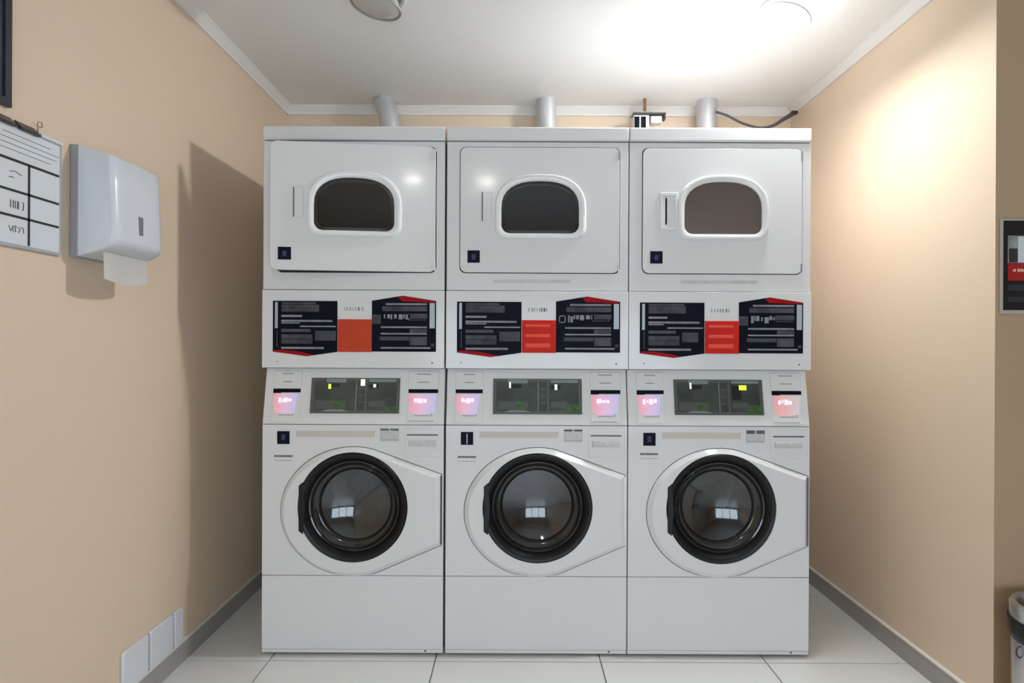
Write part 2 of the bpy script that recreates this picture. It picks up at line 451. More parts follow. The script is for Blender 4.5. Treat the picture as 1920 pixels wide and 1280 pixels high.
def washer_outline():
    pts = []
    # from upper right corner counter-clockwise: straight to the top, round the left, straight back
    pts.append((1173, 890)); 
    cx, cy, rx, ry = 1010.0, 960.0, 138.0, 121.0
    for i in range(41):
        t = math.radians(68 + 224*i/40.0)
        pts.append((cx+rx*math.cos(t)*(1.0 if math.cos(t) < 0 else 0.9), cy-ry*math.sin(t)))
    pts.append((1173, 1022))
    return pp(pts)

def ring_loft(bm, loops, mi=0, cap_first=False, cap_last=False):
    """loops: list of (poly, y) with equal counts"""
    R = [[bm.verts.new((u, y, v)) for u, v in poly] for poly, y in loops]
    n = len(R[0])
    for A, B in zip(R, R[1:]):
        for i in range(n):
            f = bm.faces.new((A[i], B[i], B[(i+1) % n], A[(i+1) % n])); f.material_index = mi
    if cap_first: bm.faces.new(R[0]).material_index = mi
    if cap_last: bm.faces.new(R[-1]).material_index = mi
    return R

def z6(x, y): return (830+x/4.413, 530+y/4.413)
def zbar(bm, x0, x1, y0, y1, yy, mi=0):
    a = z6(x0, y0); b = z6(x1, y1)
    pbox(bm, a[0], b[0], a[1], b[1], yy, yy+0.0012, mi)

def machine(idx, xc, label, ajar):
    t = empty('stacked_washer_dryer', (xc, D, 0))
    tag(t, label, 'washer dryer', 'stacked washer-dryers')
    W = 0.3405
    E = M['enamel']
    dh = [(U(1009)+0.24*math.cos(a*PI/24), Z(950)+0.24*math.sin(a*PI/24)) for a in range(48)]
    bm = bmesh.new()
    prism_bm(bm, [(-W, 0.03), (W, 0.03), (W, Z(266)), (-W, Z(266))], 'Y', 0.062, 0.62, holes=[dh])
    bx(bm, -W, W, 0.6201, 0.70, 0.03, Z(266))
    finish('cabinet', bm, E, t)
    # dark frame seen through the seams
    bm = bmesh.new()
    prism_bm(bm, [(-W+0.002, 0.03), (W-0.002, 0.03), (W-0.002, Z(798)), (-W+0.002, Z(798))], 'Y', 0.022, 0.0615,
             holes=[[(U(1009)+0.198*math.cos(a*PI/24), Z(950)+0.198*math.sin(a*PI/24)) for a in range(48)]])
    bx(bm, -W+0.002, W-0.002, 0.022, 0.0615, Z(690), Z(262)); bx(bm, -W+0.002, W-0.002, 0.0602, 0.0615, Z(799), Z(689))
    finish('chassis', bm, M['seam'], t)
    box('top_cover', E, -0.3415, 0.3415, -0.007, 0.705, Z(264.5), Z(238.5), t, bevel=0.006, seg=3)
    # ---- dryer
    door = rrect(U(862), U(1160), Z(511), Z(277), 12/K, 6)
    hole = [(x + (-0.0028 if x < 0 else 0.0028), z + (-0.0028 if z < Z(394) else 0.0028)) for x, z in door]
    prism('dryer_front', E, [(-W, Z(544.6)), (W, Z(544.6)), (W, Z(266.2)), (-W, Z(266.2))], 'Y', 0.0, 0.021, t, holes=[hole], bevel=0.0012, seg=1)
    hx = U(1160)
    # the door is a mesh whose origin is its hinge
    win = dshape(934, 1090, 334, 442)
    bm = bmesh.new()
    inn = offset(door, 0.003)
    Y0, Y1 = -0.006, 0.017
    prism_bm(bm, [(x-hx, z) for x, z in door], 'Y', -0.004, Y1, holes=[[(x-hx, z) for x, z in win]])
    dr = finish('dryer_door', bm, E, t, loc=(hx, 0, 0), bevel=0.0025, seg=2)
    if ajar: dr.rotation_euler = (0, 0, math.radians(ajar))
    def sub(name, bm, m, **k):
        for v in bm.verts: v.co.x -= hx
        if k.pop('split', False): return finish_split(name, bm, m, dr, **k)
        return finish(name, bm, m, dr, **k)
    o1, o2 = dshape(926, 1098, 326, 450, 0.55, 22), dshape(929, 1095, 329, 447, 0.55, 21)
    o3, o4 = dshape(934, 1090, 334, 444, 0.54, 19), dshape(939, 1084, 340, 438, 0.53, 16)
    bm = bmesh.new()
    ring_loft(bm, [(o1, -0.0035), (o2, -0.014), (o3, -0.0155), (o4, -0.009), (o4, 0.012)])
    sub('window_bezel', bm, M['bezel'], smooth=True, angle=50)
    g1, g2 = dshape(939.2, 1083.8, 340.2, 437.8, 0.53, 16), dshape(945, 1078, 346, 432, 0.53, 13)
    if idx < 2:
        bm = bmesh.new(); ring_loft(bm, [(g1, -0.004), (g2, -0.005), (g2, 0.010)])
        sub('gasket', bm, M['gloss_black'], smooth=True)
        bm = bmesh.new(); prism_bm(bm, dshape(944, 1079, 345, 433, 0.53, 13), 'Y', 0.000, 0.006)
    else:
        bm = bmesh.new(); prism_bm(bm, g1, 'Y', -0.002, 0.006)
    sub('window_glass', bm, M['dryer_glass'][idx])
    # recessed pull beside the window
    bm = bmesh.new()
    if idx == 2:
        ring_loft(bm, [(rrect(U(894), U(927), Z(430), Z(360), 0.002), -0.0042), (rrect(U(895), U(926), Z(429), Z(361), 0.002), -0.008),
                       (rrect(U(898), U(922), Z(425), Z(366), 0.002), -0.008), (rrect(U(899), U(920), Z(421), Z(368), 0.002), 0.004)], cap_last=True)
        pbox(bm, 904, 907, 370, 420, -0.004, 0.004)
        sub('pull_handle', bm, M['bezel'])
    else:
        ring_loft(bm, [(rrect(U(900), U(921), Z(417), Z(359), 0.003), -0.0042), (rrect(U(900.6), U(920.4), Z(416.4), Z(359.6), 0.003), -0.0058),
                       (rrect(U(904), U(920), Z(415), Z(361), 0.003), -0.0058), (rrect(U(905), U(919.6), Z(414), Z(362), 0.003), -0.0046)], cap_last=True)
        pbox(bm, 902.3, 904.3, 361, 415, -0.0066, -0.004, 1)
        sub('pull_handle', bm, [E, M['ink']])
    bm = bmesh.new(); pbox(bm, 876, 899, 470, 493, -0.0056, -0.003)
    pbox(bm, 884, 891, 477, 487, -0.0060, -0.0055, 1)
    sub('badge', bm, [M['navy_badge'], M['badge_mark']])
    bm = bmesh.new()
    for a, b in ((282, 300), (492, 508)): pbox(bm, 1157.5, 1160, a, b, -0.0075, 0.0)
    sub('hinge', bm, M['steel'], split=True)
    if idx:
        bm = bmesh.new(); x0 = 926 if idx == 1 else 934
        pbox(bm, x0, x0+(142 if idx == 1 else 143), 524, 530, -0.0004, 0.0002)
        finish('embossed_line', bm, M['sticker'], t)
    # ---- control panel
    cp = box('control_panel', E, -W-0.001, W+0.001, -0.006, 0.03, Z(691), Z(545.6), t, bevel=0.0018)
    y = -0.0075
    prism('overlay', M['navy'], pp([(857, 566), (857, 661), (920.5, 669.4), (977.6, 661), (977.6, 566)]), 'Y', y, y+0.003, cp)
    prism('overlay', M['navy'], pp([(1042, 565), (1042, 660), (1162, 660), (1162, 565), (1100, 555.4)]), 'Y', y, y+0.003, cp)
    bm = bmesh.new()
    prism_bm(bm, pp([(857, 658.5), (857, 661), (920.5, 669.4), (936, 667.2), (903, 660), (866, 657)]), 'Y', y-0.0006, y)
    prism_bm(bm, pp([(1098, 566), (1150, 568), (1162, 567), (1162, 565), (1100, 555.4), (1091, 558)]), 'Y', y-0.0006, y)
    finish_split('red_corner', bm, M['deep_red'], cp)
    rb = box('button_block', M['orange_red'] if idx == 0 else M['red'], U(978.4), U(1042), y-0.003, y+0.003, Z(661), Z(600), cp, bevel=0.002)
    bm = bmesh.new()
    if idx == 0:
        for a, b in ((609, 612.5), ): pbox(bm, 988, 1038, a, b, y-0.0042, y-0.002)
        ring_loft(bm, [(pp([(986, 615), (986, 652), (1030, 652), (1030, 615)]), y-0.0035), (pp([(988, 617), (988, 650), (1028, 650), (1028, 617)]), y-0.0042),
                       (pp([(990, 619), (990, 648), (1026, 648), (1026, 619)]), y-0.0032)])
        for a in (625, 633, 641): pbox(bm, 993, 1022, a, a+3, y-0.0036, y-0.002)
    else:
        for a, b in ((608, 612.5), (626, 632), (643.5, 651)): pbox(bm, 985, 1031, a, b, y-0.0045, y-0.002)
    finish_split('button_ridge', bm, M['orange_red'] if idx == 0 else M['red_ridge'], cp, bevel=0.0006, seg=1)
    bm = bmesh.new(); q = y-0.0006
    j = (lambda a: a+random.uniform(-25, 25)) if idx else (lambda a: a)
    for a in ((190, j(475), 170, 186), (190, j(500), 190, 248), (190, j(430), 390, 415), (190, 445, 435, 470), (190, 445, 474, 512),
              (468, 640 if idx != 2 else 600, 405, 485), (1020, 1390, 200, 240), (1000, 1245, 450, 482), (1250, 1390, 450, 520), (1250, 1390, 385, 418), (1235, 1392, 260, 300)):
        zbar(bm, *a, q)
    for a in ((190, j(360), 275, 292), (190, 610, 315, 332), (190, j(340), 336, 346), (345, 640, 363, 374), (190, 540, 538, 555),
              (1050, 1390, 174, 190), (1010, 1390, 365, 379), (1010, 1390, 420, 432), (1010, 1420, 536, 549)):
        zbar(bm, *a, q, 1)
    # row of blocky characters
    x = 1035
    while x < 1235:
        wd = random.choice((12, 22, 34)); zbar(bm, x, x+wd, 266+random.choice((0, 0, 10)), 300+random.choice((0, 8, 26)), q, 1); x += wd+random.choice((6, 9, 16))
    for k in range(7): zbar(bm, 1240+k*21, 1252+k*21, 306, 318, q, 0)
    if idx == 1:
        for a in ((960, 1015, 270, 278), (960, 968, 270, 330), (1007, 1015, 270, 330), (960, 1015, 322, 330)): zbar(bm, *a, q, 1)
    else: zbar(bm, 935, 1010, 270, 345, q, 0)
    for a in ((137, 160, 170, 385), (1412, 1455, 172, 380)): zbar(bm, *a, q-0.0002, 2)
    for a in ((150, 158, 400, 540), (1425, 1450, 505, 530)): zbar(bm, *a, q, 0)
    tag(finish('printed_legend', bm, [M['bar'], M['bar_pale'], M['strip']], cp), kind='stuff')
    # small lettering above the red block
    bm = bmesh.new(); x = 990.0; yb = 577
    while x < 1027:
        wd = random.choice((1.4, 2.2, 3.0))
        pbox(bm, x, x+wd, yb, yb+7, -0.0066, -0.005, 1 if 1011 < x < 1019 else 0); x += wd+random.choice((1.6, 2.6, 3.6))
    tag(finish('lettering', bm, [M['ink_faint'], M['ink']], cp), kind='stuff')
    for sx in ((865, 680), (1155, 681)):
        lathe('screw', M['iron'] if sx[0] > 1000 else M['ink_faint'], [(0, -0.0012), (0.0022, -0.001), (0.003, 0)], 'Y', 10, cp, (U(sx[0]), -0.006, Z(sx[1])))
    # ---- payment console, leaning back
    zb, zt = Z(796.8), Z(692); H = zt-zb
    ang = math.atan2(0.040, H)
    bm = bmesh.new()
    # wedge body
    A = [(-W, -0.002, zb), (W, -0.002, zb), (W, 0.038, zt), (-W, 0.038, zt)]
    Bk = [(-W, 0.06, zb), (W, 0.06, zb), (W, 0.06, zt), (-W, 0.06, zt)]
    va = [bm.verts.new(p) for p in A]; vb = [bm.verts.new(p) for p in Bk]
    bm.faces.new(va); bm.faces.new(vb[::-1])
    for i in range(4): bm.faces.new((va[i], vb[i], vb[(i+1) % 4], va[(i+1) % 4]))
    con = finish('payment_console', bm, M['cream'], t, bevel=0.003)
    def csub(name, bm, m, **k):
        # flat layout (y = distance in front of the face) laid onto the leaning face
        for v in bm.verts:
            s = (v.co.z-zb)/H
            v.co.y += -0.002+0.040*s
        if k.pop('split', False): return finish_split(name, bm, m, con, **k)
        st = k.pop('stuff', False)
        o = finish(name, bm, m, con, **k)
        if st: o['kind'] = 'stuff'
        return o
    for side, (x0, x1) in enumerate(((853, 906), (1108, 1166))):
        bm = bmesh.new(); pbox(bm, x0, x1, 697, 793, -0.003, 0.002)
        csub('reader_module', bm, M['cream'], bevel=0.002)
        bm = bmesh.new(); pbox(bm, x0+1, x1-1, 731, 738, -0.0055, -0.002)
        if side == idx % 2 or idx == 2: pbox(bm, x0+1, x0+16, 731, 739, -0.0075, -0.002)
        csub('card_slot', bm, M['navy'], bevel=0.001, seg=1)
        bm = bmesh.new()
        prism_bm(bm, pp([(x0+2, 740), (x0+5, 776), (x1-11, 777), (x1-6, 740)] if side == 0 else [(x0+2, 740), (x0+4, 773), (x0+18, 778), (x1-8, 775), (x1-4, 740)]), 'Y', -0.0045, -0.002)
        csub('lit_screen', bm, M['screen_b'] if (idx == 2 and side == 1) else M['screen'])
        bm = bmesh.new(); x = x0+12
        for wd in (5, 3, 7, 6):
            pbox(bm, x, x+wd, 748+random.uniform(-1, 2), 755+random.uniform(-1, 2), -0.0049, -0.0042); x += wd+random.uniform(0.5, 2)
        csub('screen_digits', bm, M['screen_white'], stuff=True)
        bm = bmesh.new()
        pbox(bm, x0+16, x1-16, 702, 704, -0.0035, -0.002); pbox(bm, x0+18, x1-18, 717, 719, -0.0035, -0.002)
        csub('lettering', bm, M['ink_faint'], stuff=True)
        bm = bmesh.new(); pbox(bm, x1-14, x1-12, 771, 781, -0.0036, -0.002); pbox(bm, x0+14, x1-16, 779, 780.5, -0.0036, -0.002)
        if side == 1: pbox(bm, x0+2, x1-8, 789, 790.5, -0.0036, -0.002)
        csub('label_line', bm, M['ink_faint'], stuff=True)
    # display window
    bm = bmesh.new(); pbox(bm, 924.5, 1092.5, 710.5, 776.5, -0.0012, 0.002)
    csub('display_panel', bm, M['display_frame'])
    bm = bmesh.new(); pbox(bm, 931, 1086, 716, 771, -0.0018, -0.001)
    csub('display_background', bm, M['display_back'])
    bm = bmesh.new(); q0, q1 = -0.0024, -0.0016
    pbox(bm, 1009, 1011, 716, 772, q0, q1, 1); pbox(bm, 1026, 1031, 714, 774, q0, q1, 0)
    pbox(bm, 953, 990, 712, 719, q0, q1, 2); pbox(bm, 1034, 1085, 712.5, 718, q0, q1, 2)
    pbox(bm, 934, 990, 753, 768, q0, q1, 0); pbox(bm, 1034, 1064, 753, 764, q0, q1, 0)
    for k in range(3): pbox(bm, 1013, 1024, 728+k*13, 731+k*13, q0, q1, 0)
    prism_bm(bm, pp([(945, 773), (958, 769), (985, 769), (996, 773)]), 'Y', q0, q1, mi=2)
    csub('display_divider', bm, split=True, m= [M['display_frame'], M['display_mid'], M['strip']])
    bm = bmesh.new(); pbox(bm, 968, 985, 754, 768, q0-0.0004, q1); pbox(bm, 1064, 1090, 758 if idx else 764, 774, q0-0.0004, q1)
    csub('display_green', bm, M['display_green'], split=True)
    bm = bmesh.new(); pbox(bm, 960, 978, 721, 728, q0-0.0003, q1); pbox(bm, 1034, 1052, 722, 730 if idx < 2 else 748, q0-0.0003, q1)
    csub('display_dark', bm, M['seam'], split=True)
    bm = bmesh.new()
    if idx == 0:
        pbox(bm, 957, 962, 722, 731, q0-0.0006, q1, 0); pbox(bm, 1018, 1026, 713, 725, q0-0.0006, q1, 1); pbox(bm, 1042, 1047, 722, 728, q0-0.0006, q1, 1)
    elif idx == 1:
        pbox(bm, 955, 958, 717, 728, q0-0.0006, q1, 1); pbox(bm, 1041, 1046, 721, 731, q0-0.0006, q1, 1)
    else:
        pbox(bm, 955, 958, 717, 728, q0-0.0006, q1, 1); pbox(bm, 1048, 1062, 721, 730, q0-0.0006, q1, 0)
    csub('indicator_light', bm, [M['led_yellow'], M['led_white']], split=True)
    bm = bmesh.new(); pbox(bm, 924.5, 1092.5, 710.5, 776.5, -0.0050, -0.0040)
    csub('display_glass', bm, M['display_glass'])
    # ---- washer
    wo = washer_outline()
    hole = offset(wo, -0.0022)
    cxg, czg, R = U(1009), Z(950), 100.5/K
    prism('washer_front', E, [(-W, Z(1079.8)), (W, Z(1079.8)), (W, Z(797.7)), (-W, Z(797.7))], 'Y', 0.0, 0.021, t,
          holes=[[(x, min(max(z, Z(1078.4)), Z(800))) for x, z in hole]], bevel=0.001, seg=1)
    def circ(r, n=64): return [(cxg+r*math.cos(2*PI*i/n), czg+r*math.sin(2*PI*i/n)) for i in range(n)]
    w1 = offset(wo, 0.003); w2 = offset(wo, 0.017)
    bm = bmesh.new()
    RR = ring_loft(bm, [(wo, 0.02), (wo, 0.000), (w1, -0.004), (w2, -0.019)])
    cv = [bm.verts.new((x, -0.019, z)) for x, z in circ(R+0.004)]
    es = [bm.edges.new((cv[i], cv[(i+1) % 64])) for i in range(64)]
    oe = [bm.edges.get((RR[-1][i], RR[-1][(i+1) % len(RR[-1])])) for i in range(len(RR[-1]))]
    bmesh.ops.triangle_fill(bm, use_beauty=True, edges=es+oe)
    cb = [bm.verts.new((x, 0.02, z)) for x, z in circ(R+0.001)]
    for i in range(64): bm.faces.new((cv[i], cb[i], cb[(i+1) % 64], cv[(i+1) % 64]))
    wd = finish('washer_door', bm, E, t, smooth=True, angle=20)
    P = (cxg, 0, czg)
    lathe('door_ring', M['rubber'], [(R+0.003, -0.015), (R-0.001, -0.021), (R-0.008, -0.021), (R-0.016, -0.016), (R-0.026, 0.000), (R-0.031, 0.008)], 'Y', 64, wd, P)
    lathe('inner_ring', M['gloss_black'], [(R-0.028, 0.006), (R-0.032, 0.001), (R-0.037, 0.003), (R-0.044, 0.014), (R-0.054, 0.024), (R-0.060, 0.026), (R-0.064, 0.022), (R-0.068, 0.026), (R-0.070, 0.036)], 'Y', 64, wd, P)
    lathe('glass_bowl', M['washer_glass'], [((R-0.066)*(1-q/12), 0.030+0.040*(1-(1-q/12)**2)) for q in range(13)], 'Y', 64, wd, P).data.flip_normals()
    bm = bmesh.new()   # grip notch on the left of the ring
    prism_bm(bm, pp([(909, 910), (909, 994), (917, 1000), (921, 951), (917, 903)]), 'Y', -0.0225, -0.015)
    finish('grip', bm, M['rubber'], wd, bevel=0.002)
    bm = bmesh.new(); pbox(bm, 1170.5, 1174.2, 892, 1020, -0.005, 0.012)
    finish('edge_strip', bm, M['duct'] if idx == 1 else M['ink'], wd)
    lathe('door_bellows', M['rubber'], [(0.198, 0.023), (0.190, 0.05), (0.200, 0.07), (0.182, 0.10), (0.186, 0.13), (0.236, 0.14)], 'Y', 48, t, P)
    lathe('drum', M['steel_drum'], [(0.205, 0.15), (0.235, 0.17), (0.235, 0.50), (0.0, 0.52)], 'Y', 48, t, P)
    # front fittings
    bm = bmesh.new(); pbox(bm, 865, 888, 810, 834, -0.0018, 0.0005)
    if idx == 1: pbox(bm, 875.5, 877.5, 813, 832, -0.0022, -0.0016, 1)
    else: pbox(bm, 873, 880, 816, 827, -0.0022, -0.0016, 1)
    finish('badge', bm, [M['navy_badge'], M['badge_mark'] if idx != 1 else M['strip']], t)
    bm = bmesh.new()
    x = 859.5
    yy = 855 if idx < 2 else 848
    while x < 892:
        wdt = random.choice((2, 3, 4)); pbox(bm, x, x+wdt, yy, yy+3.6, -0.0006, 0.0002); x += wdt+0.6
    pbox(bm, 859, 893, yy+9.5, yy+10.5, -0.0005, 0.0002, 1)
    tag(finish('model_lettering', bm, [M['ink'], M['ink_faint']], t), kind='stuff')
    bm = bmesh.new(); pbox(bm, 900, 1048, 809, 820.5, -0.0006, 0.0002); pbox(bm, 900, 903, 809, 820.5, -0.0008, 0.0, 1)
    finish('instruction_strip', bm, [M['beige_label'], M['sticker']], t)
    bm = bmesh.new(); pbox(bm, 1057.5, 1093, 804, 828, -0.0006, 0.0002)
    for a in (1058.5, 1077): pbox(bm, a, a+15.5, 804.5, 808 if idx != 2 else 811, -0.0009, -0.0004, 1)
    for a in (1058.5, 1077): pbox(bm, a, a+15.5, 824.5, 826, -0.0009, -0.0004, 2)
    finish('rating_sticker', bm, [M['sticker'], M['ink'], M['ink_faint']], t)
    # soap drawer
    bm = bmesh.new(); pbox(bm, 1104, 1171, 804, 856, -0.0028, 0.002)
    sd = finish('soap_drawer', bm, E, t, bevel=0.0012, seg=1)
    bm = bmesh.new(); pbox(bm, 1108, 1166, 814.5, 817, -0.0034, -0.002)
    finish('slot', bm, M['ink'], sd)
    bm = bmesh.new(); ring_loft(bm, [(pp([(1111, 826), (1111, 837), (1163, 837), (1163, 826)]), -0.0029), (pp([(1112, 827), (1112, 836), (1162, 836), (1162, 827)]), -0.0075),
                                    (pp([(1113, 832), (1113, 836), (1161, 836), (1161, 832)]), -0.009)], cap_last=True)
    finish('drawer_pull', bm, M['sticker'], sd)
    # kick panel, lip and feet
    box('lower_panel', E, -W, W, 0.0, 0.021, Z(1218), Z(1080.7), t, bevel=0.0015, seg=1)
    kp = box('kick_lip', M['cream'], -W, W, 0.001, 0.05, Z(1225.5), Z(1218.5), t, bevel=0.003)
    lathe('screw', M['ink'], [(0, -0.0016), (0.003, -0.0012), (0.004, 0)], 'Y', 10, kp, (U(1144), 0.001, Z(1221)))
    for sx in (-0.29, 0.29):
        for sy in (0.08, 0.64):
            lathe('foot', M['seam'], [(0, 0.0), (0.024, 0.0), (0.024, 0.008), (0.012, 0.012), (0.012, 0.032), (0, 0.032)], 'Z', 16, t, (sx, sy, 0))
    return t

XC = [U(490+172.5)*1.0 + (CX-VX)/K, (CX-VX)/K, (1348.3-VX)/K]
XC = [XC[1]-0.6890, XC[1], XC[1]+0.6845]
machine(0, XC[0], 'stacked white washer and dryer nearest the left wall, upper door slightly ajar', 6.8)
machine(1, XC[1], 'stacked white washer and dryer in the middle of the row', 0)
machine(2, XC[2], 'stacked white washer and dryer nearest the right wall, taupe dryer window', 0)

# ------------------------------------------------------------------ behind the machines: ducts, valve, cable
def duct(px_top, px_bot, label, r=0.051):
    y = 3.165
    xt = (px_top-VX)*y/F; xb = (px_bot-VX)*y/F
    t = empty('exhaust_duct', (0, 0, 0)); tag(t, label, 'duct', 'dryer exhaust ducts')
    dx = (xt-xb)/0.16
    pts = [(xb-0.0, 3.01, 1.72), (xb, 3.07, 1.725), (xb, 3.13, 1.76), (xb, y, 1.83), (xb, y, 2.24), (xt, y, ZC)]
    tube('pipe', M['duct'], spline(pts, 5), r, 28, t)
    bm = bmesh.new(); tube_bm(bm, [(xb, y, 2.02), (xb, y, 2.06)], r+0.003, 28)
    finish('joint_band', bm, M['steel'], t, smooth=True)
    return t
duct(718, 731, 'leaning grey metal exhaust duct behind the left dryer')
duct(1022, 1023, 'upright grey metal exhaust duct behind the middle dryer')
duct(1323, 1323, 'upright grey metal exhaust duct behind the right dryer, next to the cable')
def wy(px, py, y=3.14): return ((px-VX)*y/F, y, CAMZ+(VY-py)*y/F)
t = empty('shutoff_valve', (wy(1207, 240)[0], 3.14, 1.8)); tag(t, 'metal shutoff valve on a copper pipe above the third machine', 'valve')
def vsub(name, bm, m, **k):
    for v in bm.verts: v.co -= t.location
    return finish(name, bm, m, t, **k)
x0 = wy(1207, 0)[0]
bm = bmesh.new(); tube_bm(bm, [(x0, 3.14, 1.80), (x0, 3.14, ZC)], 0.008, 12); vsub('pipe', bm, M['copper'], smooth=True)
bm = bmesh.new(); bx(bm, wy(1184, 0)[0], wy(1214, 0)[0], 3.115, 3.17, wy(0, 262)[2], wy(0, 217)[2]); vsub('valve_body', bm, M['duct'], bevel=0.004)
bm = bmesh.new(); a, b = wy(1186, 0)[0], wy(1195, 0)[0]; bx(bm, a, b, 3.112, 3.118, wy(0, 258)[2], wy(0, 221)[2])
a, b = wy(1198, 0)[0], wy(1207, 0)[0]; bx(bm, a, b, 3.112, 3.118, wy(0, 258)[2], wy(0, 221)[2]); [setattr(v, 'co', v.co - t.location) for v in bm.verts]; finish_split('dark_port', bm, M['navy'], t)
bm = bmesh.new(); bx(bm, wy(1183, 0)[0], wy(1244, 0)[0], 3.105, 3.165, wy(0, 217.5)[2], wy(0, 214)[2])
tube_bm(bm, [wy(1243, 216, 3.13), wy(1243.5, 220, 3.13), wy(1241, 225, 3.13)], 0.008, 10); vsub('lever_bar', bm, M['iron'], bevel=0.002)
bm = bmesh.new(); bx(bm, wy(1216, 0)[0], wy(1238, 0)[0], 3.12, 3.16, wy(0, 232)[2], wy(0, 218)[2]); vsub('regulator', bm, M['duct'], bevel=0.004)
bm = bmesh.new(); bx(bm, wy(1196, 0)[0], wy(1220, 0)[0], 3.118, 3.162, wy(0, 213.5)[2], wy(0, 210)[2]); vsub('clamp', bm, M['holder'], bevel=0.002)
pts = [wy(1340, 208, 3.12), wy(1362, 215, 3.12), wy(1390, 229, 3.12), wy(1420, 237, 3.12), wy(1445, 234, 3.12), wy(1466, 222, 3.12), wy(1487, 209, 3.12)]
sp = spline(pts, 6)
t = empty('drooping_cable', pts[3]); tag(t, 'dark flat cable drooping between right duct and right wall', 'cable')
bm = bmesh.new(); n = len(sp); tube_bm(bm, sp, [0.006+0.006*max(0, (i/n-0.55)/0.45) for i in range(n)], 12)
for v in bm.verts: v.co -= t.location
finish('cord', bm, M['cable'], t, smooth=True)
e = Vector(pts[-1]); bm = bmesh.new(); bx(bm, e.x-0.016, e.x+0.016, e.y-0.012, e.y+0.012, e.z-0.008, e.z+0.008)
for v in bm.verts: v.co -= t.location
finish('plug', bm, M['iron'], t, bevel=0.003)

# ------------------------------------------------------------------ left wall
def LY(px, p=0.0): return F*(-XL-p)/(VX-px)
def LZ(px, py, p=0.0): return CAMZ+(VY-py)*LY(px, p)/F
# paper towel dispenser
y0, y1 = 1.680, 1.913
t = empty('paper_towel_dispenser', (XL, (y0+y1)/2, 1.41)); tag(t, 'white plastic paper towel dispenser on the left wall', 'dispenser')
def dsub(name, bm, m, **k):
    for v in bm.verts: v.co -= t.location
    return finish(name, bm, m, t, **k)
bm = bmesh.new(); prism_bm(bm, [(XL+0.0005, 1.405), (XL+0.024, 1.405), (XL+0.024, 1.713), (XL+0.0005, 1.715)], 'Y', y0, y1)
dsub('back_plate', bm, M['dispenser_back'], bevel=0.003)
prof = [(0.0225, 1.407), (0.060, 1.4165), (0.098, 1.427), (0.1225, 1.442), (0.1285, 1.458), (0.1285, 1.48), (0.1265, 1.52), (0.1235, 1.60), (0.1185, 1.682), (0.1120, 1.688), (0.0225, 1.712)]
bm = bmesh.new()
ys = [y0+0.001, y0+0.004, y0+0.012, y0+0.026, y0+0.05, (y0+y1)/2, y1-0.05, y1-0.026, y1-0.012, y1-0.004, y1-0.001]
ins = [0.016, 0.009, 0.004, 0.001, 0, 0, 0, 0.001, 0.004, 0.009, 0.016]
R = [[bm.verts.new((XL+0.0225+(p-0.0225)*(1-i_/0.106), yy, 1.56+(z-1.56)*(1-i_*0.25))) for p, z in prof] for yy, i_ in zip(ys, ins)]
for A, B in zip(R, R[1:]):
    for i in range(len(prof)-1): bm.faces.new((A[i], B[i], B[i+1], A[i+1]))
bm.faces.new(R[0]); bm.faces.new(R[-1])
dsub('cover', bm, M['dispenser'], smooth=True, angle=48)
bm = bmesh.new(); bx(bm, XL+0.124, XL+0.1290, 1.783, 1.803, 1.482, 1.536); dsub('level_window', bm, M['level_window'], bevel=0.0015)
# paper sheet hanging out
bm = bmesh.new(); G = []
for i in range(13):
    u = i/12; row = []
    for j in range(7):
        v = j/6
        row.append(bm.verts.new((XL+0.086+0.002*v+0.004*math.sin(u*9)*v, 1.692+0.195*u, 1.424-v*(0.078+0.014*math.sin(u*PI)-0.006*u))))
    G.append(row)
for i in range(12):
    for j in range(6): bm.faces.new((G[i][j], G[i+1][j], G[i+1][j+1], G[i][j+1]))
bmesh.ops.solidify(bm, geom=bm.faces[:], thickness=0.003)
o = finish('paper_towel', bm, M['paper'], smooth=True); tag(o, 'white folded paper towel hanging out of the dispenser', 'paper towel')

# notice board with a ruled sheet
t = empty('notice_holder', (XL, 1.52, 1.403)); tag(t, 'clear holder with a black ruled timetable sheet on the left wall', 'notice')
def nsub(name, bm, m, **k):
    for v in bm.verts: v.co -= t.location
    return finish(name, bm, m, t, **k)
b0, b1 = 1.405, 1.640
bm = bmesh.new(); bx(bm, XL+0.0005, XL+0.008, b0, b1, 1.400, 1.700); nsub('backing', bm, M['acrylic'], bevel=0.002)
bm = bmesh.new(); bx(bm, XL+0.0078, XL+0.009, b0+0.006, b1-0.009, 1.408, 1.690); nsub('sheet', bm, M['sheet'])
bm = bmesh.new(); X0, X1 = XL+0.0088, XL+0.0096
ya, ym, yb = 1.415, 1.529, 1.629
hs = [(1.607, 1.6135), (1.5335, 1.5395), (1.472, 1.478)]
for a, b in hs: bx(bm, X0, X1, ya, yb, a, b)
bx(bm, X0, X1, ym-0.0035, ym+0.0035, 1.410, 1.610)
bx(bm, X0, X1, ya, ya+0.004, 1.410, 1.610)
for v in bm.verts: v.co -= t.location
finish_split('ruled_line', bm, M['black_ink'], t)
bm = bmesh.new()
for k, (a, b) in enumerate(((1.45, 1.60), (1.42, 1.628), (1.43, 1.62), (1.42, 1.60))):
    zz = 1.672-k*0.013
    bx(bm, X0, X1-0.0003, a, b, zz, zz+0.0014)
def stroke(pts, r=0.0010): tube_bm(bm, [(XL+0.0094, y, z) for y, z in pts], r, 6)
stroke([(1.47, 1.580), (1.485, 1.584), (1.505, 1.579)]); stroke([(1.468, 1.567), (1.482, 1.568)])
for a in (1.473, 1.481, 1.487): stroke([(a, 1.513), (a, 1.494)], 0.0012)
stroke([(1.495, 1.513), (1.495, 1.494)], 0.0022); stroke([(1.508, 1.513), (1.512, 1.511), (1.511, 1.495), (1.507, 1.494)], 0.0012)
